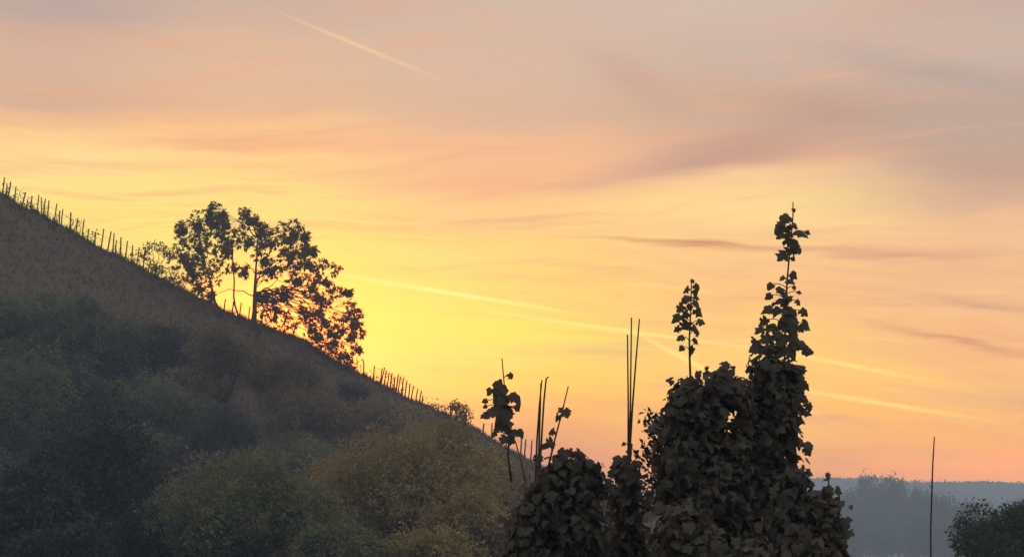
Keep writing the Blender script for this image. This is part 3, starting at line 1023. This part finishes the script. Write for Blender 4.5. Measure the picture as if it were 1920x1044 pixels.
def vine(label, foot_px, D, blobs, shoots=(), canes=(), n_single=220, dens=1.0, size=0.043):
    """blobs: (px, py, rx, ry); shoots: (stem pixels, leaves); canes: pixel polylines"""
    fx = (foot_px - 960) / F * D
    base = np.array([fx, D, float(ground_z(np.array(fx), np.array(D))) - 0.03])
    root = thing('grapevine', label, 'grapevine', base, 'overgrown vines in front')
    px2m = D / F
    st = MB()
    tops = [at(b[0], b[1], D) - base for b in blobs]
    mean = np.mean(tops, axis=0)
    hub = np.array([0.3 * mean[0], 0, 0.7])
    st.tube(curve_pts((0, 0, -0.1), hub, 0, 6, 0.04), np.linspace(0.035, 0.025, 6), 7)
    allP, allD, allN, allS = [], [], [], []
    low_w = max(abs(b[0] - foot_px) + b[2] for b in blobs) * 0.6
    low_y = max(b[1] for b in blobs)
    while at(0, low_y, D)[2] > 0.35:
        low_y += 85
        blobs = list(blobs) + [(foot_px - low_w * 0.4, low_y, low_w * 0.7, 90), (foot_px + low_w * 0.4, low_y, low_w * 0.7, 90)]
    tops = [at(b[0], b[1], D) - base for b in blobs]
    for (bx, by, rx, ry), c in zip(blobs, tops):
        st.tube(curve_pts(hub, c, 0.05, 7, 0.05), np.linspace(0.016, 0.006, 7), 5)
        r = np.array([rx * px2m, min(rx, ry) * px2m * 0.95, ry * px2m])
        area = (r[0] * r[2] * 2 + r[0] * r[1] + r[1] * r[2])
        # leafy sprays over the blob's surface, thinner filling behind them
        ns = int(9 + 0.55 * area / (0.11 ** 2))
        sd_ = sph(ns)
        sd_[:, 1] = np.where(rng.random(ns) < 0.35, -np.abs(sd_[:, 1]), sd_[:, 1])
        sc = c + sd_ * r * rng.uniform(0.6, 0.95, (ns, 1))
        n1 = int(dens * (40 + 3.6 * area / size ** 2))
        idx = rng.integers(0, ns, n1)
        off = np.clip(rng.normal(size=(n1, 3)), -1.35, 1.35) * [0.044, 0.045, 0.052]
        off[:, 2] -= 0.02
        n2 = int(dens * (20 + 2.2 * area / size ** 2))
        d2 = sph(n2)
        allP.append(np.vstack([sc[idx] + off, c + d2 * r * rng.uniform(0.3, 0.85, (n2, 1))]))
        d = np.vstack([unit(sd_[idx] + off * 9), d2])
        n = n1 + n2
        allD.append(unit(d * [1, 1, 0.3]) * 0.8 + np.array([0, 0, -0.7]) + sph(n) * 0.65)
        allN.append(d * 0.35 + np.array([0, 0, 0.8]) + sph(n) * 0.7)
        allS.append(size * rng.uniform(0.45, 1.5, n))
    P, Dd, Nn, S = np.vstack(allP), np.vstack(allD), np.vstack(allN), np.concatenate(allS)
    Dd = unit(Dd)
    P = P - Dd * (S * 0.5)[:, None]
    order = np.argsort(P[:, 1] - 0.5 * P[:, 2])
    single = order[:n_single]
    rest = order[n_single:]
    fo = MB()
    tk = rng.integers(0, 8, len(P))
    for k in range(8):
        sel = rest[tk[rest] == k]
        fo.add(*scatter(TPL[k], P[sel], Dd[sel], Nn[sel], S[sel], rng.random(len(sel))))
    for i in single:
        leaf_obj(root, P[i], Dd[i], Nn[i], S[i], int(tk[i]))
    link('trunk', st.mesh('trunk', True), 'bark', root)
    f = link('foliage', fo.mesh('foliage'), 'vine_leaf', root)
    f['kind'] = 'stuff'
    for stem, leaves in shoots:
        sp = np.array([at(x, y, D + rng.normal() * 0.01) for x, y in stem]) - base
        mbs = MB()
        mbs.tube(sp, np.linspace(0.0065, 0.003, len(sp)), 6)
        zs = sp[:, 2]
        LV = []
        for (lx, ly, w) in leaves:
            c = at(lx, ly, D + rng.uniform(-0.06, 0.06)) - base
            sz = max(w * 0.88 * px2m, 0.018)
            j = np.interp(c[2] - sz * 0.3, zs, np.arange(len(zs)))
            j0 = int(min(max(j, 0), len(zs) - 2))
            s0 = sp[j0] + (sp[j0 + 1] - sp[j0]) * min(max(j - j0, 0), 1)
            out = c - s0
            out[2] = 0
            L = np.linalg.norm(out)
            o1 = out / (L + 1e-6) if L > 0.004 else sph(1)[0] * [1, 1, 0]
            dr = np.array([o1[0] * 0.8, o1[1] * 0.5 - 0.15, -rng.uniform(0.15, 0.75)])
            dr /= np.linalg.norm(dr)
            nrm = np.array([rng.normal() * 0.35, -rng.uniform(0.6, 1.1), rng.uniform(0.2, 0.7)])
            p0 = c - dr * sz * 0.45
            mbs.tube(curve_pts(s0, p0, 0.12, 5, 0.02), 0.0022, 4)
            LV.append((p0, dr, nrm, sz))
        so = link('shoot', mbs.mesh('shoot'), 'cane', root)
        for i, (p0, dr, nrm, sz) in enumerate(LV):
            leaf_obj(so, p0, dr, nrm, sz, int(rng.integers(0, 8)))
    for line in canes:
        cp = np.array([at(x, y, D + rng.normal() * 0.03) for x, y in line]) - base
        # carry the cane down to its root
        cp = np.vstack([[cp[0][0] * 0.6, 0, 0.5], cp])
        mbs = MB()
        mbs.tube(cp, np.linspace(0.0068, 0.0036, len(cp)), 6)
        link('cane', mbs.mesh('cane'), 'cane', root)
    return root


Z4, Z5 = (1100, 360, 520 / 1508), (900, 680, 400 / 1147)


def zl(z, L):
    return [(z[0] + x * z[2], z[1] + y * z[2], w * z[2]) for x, y, w in L]


def zp(z, L):
    return [(z[0] + x * z[2], z[1] + y * z[2]) for x, y in L]


shootA = (zp(Z4, [(566, 1060), (560, 900), (558, 800), (566, 650), (570, 470)]),
          zl(Z4, [(576, 482, 28), (533, 530, 52), (602, 516, 46), (600, 548, 52), (555, 573, 50), (602, 574, 40), (520, 590, 58), (602, 608, 66), (505, 636, 62), (556, 628, 44), (612, 656, 60),
                  (488, 684, 62), (530, 668, 62), (622, 705, 52), (486, 746, 46), (535, 732, 78), (600, 742, 66), (605, 770, 50), (508, 792, 52), (597, 807, 44), (555, 846, 88), (520, 845, 40)]))
spire = (zp(Z4, [(1060, 1500), (1075, 1000), (1080, 700), (1090, 480), (1100, 370), (1112, 250), (1122, 130), (1122, 55)]),
         zl(Z4, [(1125, 105, 28), (1078, 145, 78), (1055, 165, 55), (1050, 192, 78), (1092, 190, 46), (1140, 186, 42), (1168, 216, 80), (1204, 221, 34), (1050, 238, 62), (1100, 228, 56), (1108, 268, 74), (1135, 278, 84), (1140, 310, 74),
                 (1066, 342, 82), (1098, 330, 62), (1126, 366, 34), (1122, 454, 52), (1060, 470, 42), (1105, 480, 56), (995, 510, 46), (990, 570, 46), (1052, 530, 50), (1078, 555, 66), (1080, 592, 88), (1046, 590, 60),
                 (1132, 522, 32), (1158, 545, 28), (1156, 602, 42), (985, 640, 64), (1012, 610, 34), (1036, 645, 64), (1085, 640, 74), (1118, 640, 92), (1186, 655, 58), (1060, 680, 84), (1110, 690, 80), (1200, 722, 74), (1168, 745, 50),
                 (962, 708, 62), (936, 745, 64), (1000, 735, 82), (1045, 725, 84), (1092, 730, 84), (1130, 742, 64), (968, 800, 80), (1020, 785, 84), (1060, 800, 100), (1130, 800, 104), (1182, 822, 74), (918, 835, 74), (910, 855, 60), (1000, 850, 84), (1200, 866, 62),
                 (1120, 866, 84), (1060, 860, 100), (960, 855, 84), (1150, 835, 60)]))
vine('dense dome shaped grapevine with one tall leafy shoot standing on top', 1310, VD,
     [(1300, 770, 62, 72), (1350, 740, 55, 50), (1275, 850, 55, 80), (1320, 900, 85, 90), (1290, 980, 75, 100), (1350, 1000, 85, 130), (1300, 1120, 90, 120), (1372, 840, 24, 60), (1322, 815, 56, 80)],
     [shootA, (zp(Z4, [(735, 1020), (742, 925)]), zl(Z4, [(735, 950, 34), (745, 935, 28), (725, 975, 40)])),
      (zp(Z4, [(655, 1040), (657, 945)]), zl(Z4, [(655, 965, 32), (645, 990, 40), (665, 985, 32)])),
      (zp(Z4, [(552, 1060), (545, 1000)]), zl(Z4, [(545, 1015, 26), (535, 1030, 30)]))], n_single=280)
vine('tallest grapevine, a column of leaves ending in a thin leafy spire', 1450, VD + 0.25,
     [(1440, 690, 40, 40), (1452, 735, 52, 48), (1410, 760, 45, 60), (1445, 810, 58, 75), (1440, 900, 62, 90), (1400, 880, 26, 60), (1425, 1000, 80, 100), (1480, 722, 32, 42), (1468, 800, 42, 52), (1440, 1120, 100, 120)],
     [spire, (zp(Z4, [(1090, 1180), (1180, 1160), (1170, 1080)]), zl(Z4, [(1150, 1070, 62), (1170, 1040, 50), (1160, 1165, 60), (1195, 1190, 70), (1165, 1240, 60), (1140, 1290, 64)])),
      (zp(Z4, [(800, 1000), (795, 945)]), zl(Z4, [(795, 960, 34), (785, 980, 36)]))], n_single=280)
vine('lower grapevine mound sloping away under the tall leafy spire', 1520, VD - 0.3,
     [(1490, 925, 40, 42), (1520, 965, 55, 55), (1550, 1010, 48, 60), (1490, 1020, 70, 70), (1555, 960, 22, 34), (1530, 1110, 80, 90)],
     [(zp((0, 0, 1), [(1552, 980), (1553, 930), (1554, 884)]), zl((0, 0, 1), [(1553, 890, 12), (1551, 902, 18), (1556, 915, 22), (1549, 928, 28), (1575, 920, 20), (1560, 942, 28)])),
      (zp((0, 0, 1), [(1470, 920), (1500, 890), (1508, 872)]), zl((0, 0, 1), [(1498, 880, 18), (1508, 876, 12), (1488, 888, 20), (1518, 886, 18), (1478, 882, 16)]))], n_single=240)
vine('low grapevine clump in front of the dome shaped vine', 1290, VD - 1.4, [(1285, 995, 52, 52), (1310, 1050, 60, 60), (1260, 1060, 50, 60)], n_single=160)
vine('lowest grapevine clump peeping up under the leafy column', 1415, VD - 1.6, [(1410, 1035, 42, 32), (1420, 1075, 60, 50)], n_single=120)
vine('low grapevine clump right under the mound beside the spire', 1500, VD - 1.7, [(1520, 1060, 50, 40), (1480, 1090, 60, 50)], n_single=100)

# bushy vine with leaning shoots and bare canes
sh1 = (zp(Z5, [(170, 640), (150, 500), (160, 380), (150, 250), (135, 170), (118, -25)]),
       zl(Z5, [(168, 74, 44), (95, 138, 92), (45, 157, 50), (130, 150, 50), (188, 178, 80), (208, 195, 44), (25, 205, 36), (85, 188, 92), (130, 200, 80), (205, 242, 46), (105, 232, 100), (150, 240, 70), (25, 235, 30), (45, 272, 80), (15, 280, 44), (150, 275, 84),
               (105, 308, 100), (165, 318, 62), (95, 345, 80), (130, 345, 70), (70, 385, 44), (150, 388, 90), (190, 378, 60), (220, 374, 54), (130, 408, 70), (165, 415, 66)]))
sh2 = (zp(Z5, [(365, 620), (372, 540), (400, 420), (432, 300), (475, 125)]),
       zl(Z5, [(462, 268, 76), (440, 255, 44), (408, 296, 50), (380, 371, 52), (368, 434, 66), (345, 445, 40), (396, 462, 30)]))
vine('bushy grapevine with two leaning leafy shoots and three bare canes', 1040, VD,
     [(1052, 876, 34, 30), (1085, 884, 36, 34), (1100, 905, 30, 34), (1028, 935, 48, 46), (1075, 950, 40, 55), (1008, 990, 56, 62), (1060, 1020, 50, 75), (978, 985, 36, 46), (968, 1040, 40, 55), (1100, 1010, 34, 60), (1030, 1110, 80, 90)],
     [sh1, sh2, (zp(Z5, [(470, 600), (560, 520), (640, 600)]), zl(Z5, [(520, 490, 60), (580, 545, 60), (610, 580, 56), (635, 605, 44), (430, 480, 64), (470, 480, 60), (405, 520, 50)]))],
     [zp(Z5, [(298, 640), (306, 420), (320, 220), (333, 92)]), zp(Z5, [(312, 640), (318, 420), (324, 240), (327, 110)]), zp(Z5, [(318, 640), (330, 420), (344, 200), (356, 85), (367, 76)]),
      zp(Z5, [(240, 610), (215, 510), (190, 420)])], n_single=240)
vine('small ragged grapevine under three tall bare canes', 1175, VD + 0.2,
     [(1172, 885, 24, 28), (1168, 925, 34, 34), (1178, 975, 34, 45), (1166, 1030, 38, 55), (1192, 1040, 34, 50), (1175, 1120, 60, 80)],
     [(zp(Z5, [(795, 620), (797, 520), (795, 420)]), zl(Z5, [(775, 437, 26), (812, 442, 30), (800, 470, 38), (815, 495, 44), (740, 520, 66), (790, 515, 60), (840, 545, 66), (720, 570, 66), (860, 600, 60), (700, 600, 50), (800, 560, 60), (830, 640, 60), (760, 600, 50)]))],
     [zp((0, 0, 1), [(1178, 860), (1178, 760), (1176.5, 627)]), zp((0, 0, 1), [(1180, 860), (1182, 760), (1184, 595)]), zp((0, 0, 1), [(1180, 860), (1186, 760), (1192, 680), (1199, 598)])], n_single=200, dens=0.75)

# small leaved shrub whose twigs stick out behind the dome shaped vine
b = np.array([(1265 - 960) / F * 14.5, 14.5, 0.0])
s = thing('twiggy_shrub', 'small leaved shrub with twigs sticking out beside the dome shaped vine', 'shrub', b)
st, cr = MB(), MB()
for zx, zy in [(905, 330), (935, 300), (960, 360), (990, 350), (870, 470), (905, 500), (950, 460), (1000, 430), (920, 550), (915, 610), (955, 530), (935, 660), (970, 640), (885, 690), (1010, 560), (920, 385), (985, 300), (1010, 480), (1020, 640)]:
    px, py = Z5[0] + zx * Z5[2], Z5[1] + zy * Z5[2]
    c = at(px, py, 14.5 + rng.uniform(-0.1, 0.1)) - b
    r0 = at(1275, py + 50, 14.5) - b
    tw = curve_pts(r0, c, 0.02, 6, 0.04)
    st.tube(np.vstack([[0.0, 0, 0.3], tw]), np.linspace(0.008, 0.0025, 7), 4)
    for q in tw[2:]:
        clump_leaves(cr, q, (0.03, 0.03, 0.03), 20, 0.04, SIMPLE, -0.2, shell=0.1)
link('stem', st.mesh('stem'), 'bark', s)
link('foliage', cr.mesh('foliage'), 'dark_leaf', s)

# lone bare cane on the right
p = np.array([at(1745, 1000, 13.0), at(1747, 930, 13.0), at(1749, 870, 13.0), at(1752, 818, 13.0)])
b = np.array([p[0][0] - 0.02, 13.0, -0.05])
mb = MB()
mb.tube(np.vstack([b, p]) - b, [0.0055, 0.005, 0.0046, 0.0043, 0.0033], 7)
tag(link('bare_cane', mb.mesh('bare_cane'), 'cane', loc=tuple(b)), 'lone bare cane standing in front of the hazy wood', 'cane')

# ------------------------------------------------------------------ haze
x0, x1, y0, y1, z0, z1 = -1420, 1420, -260, HAZE_FAR, FLOOR - 2.6, HAZE_TOP
V = [(x, y, z) for z in (z0, z1) for y in (y0, y1) for x in (x0, x1)]
me = tri_mesh('haze', V, [(0, 2, 3, 1), (4, 5, 7, 6), (0, 1, 5, 4), (1, 3, 7, 5), (3, 2, 6, 7), (2, 0, 4, 6)])
hz = link('haze', me)
hz['kind'] = 'stuff'
tag(hz, 'pale blue evening haze filling the valley', 'haze')
hm = bpy.data.materials.new('evening_haze')
hm.use_nodes = True
t = hm.node_tree
t.nodes.clear()
ho = t.nodes.new('ShaderNodeOutputMaterial')
pv = t.nodes.new('ShaderNodeVolumePrincipled')
pv.inputs['Color'].default_value = (0.64, 0.83, 1.0, 1)
pv.inputs['Density'].default_value = HAZE_K
pv.inputs['Anisotropy'].default_value = 0.0
t.links.new(pv.outputs[0], ho.inputs['Volume'])
me.materials.append(hm)
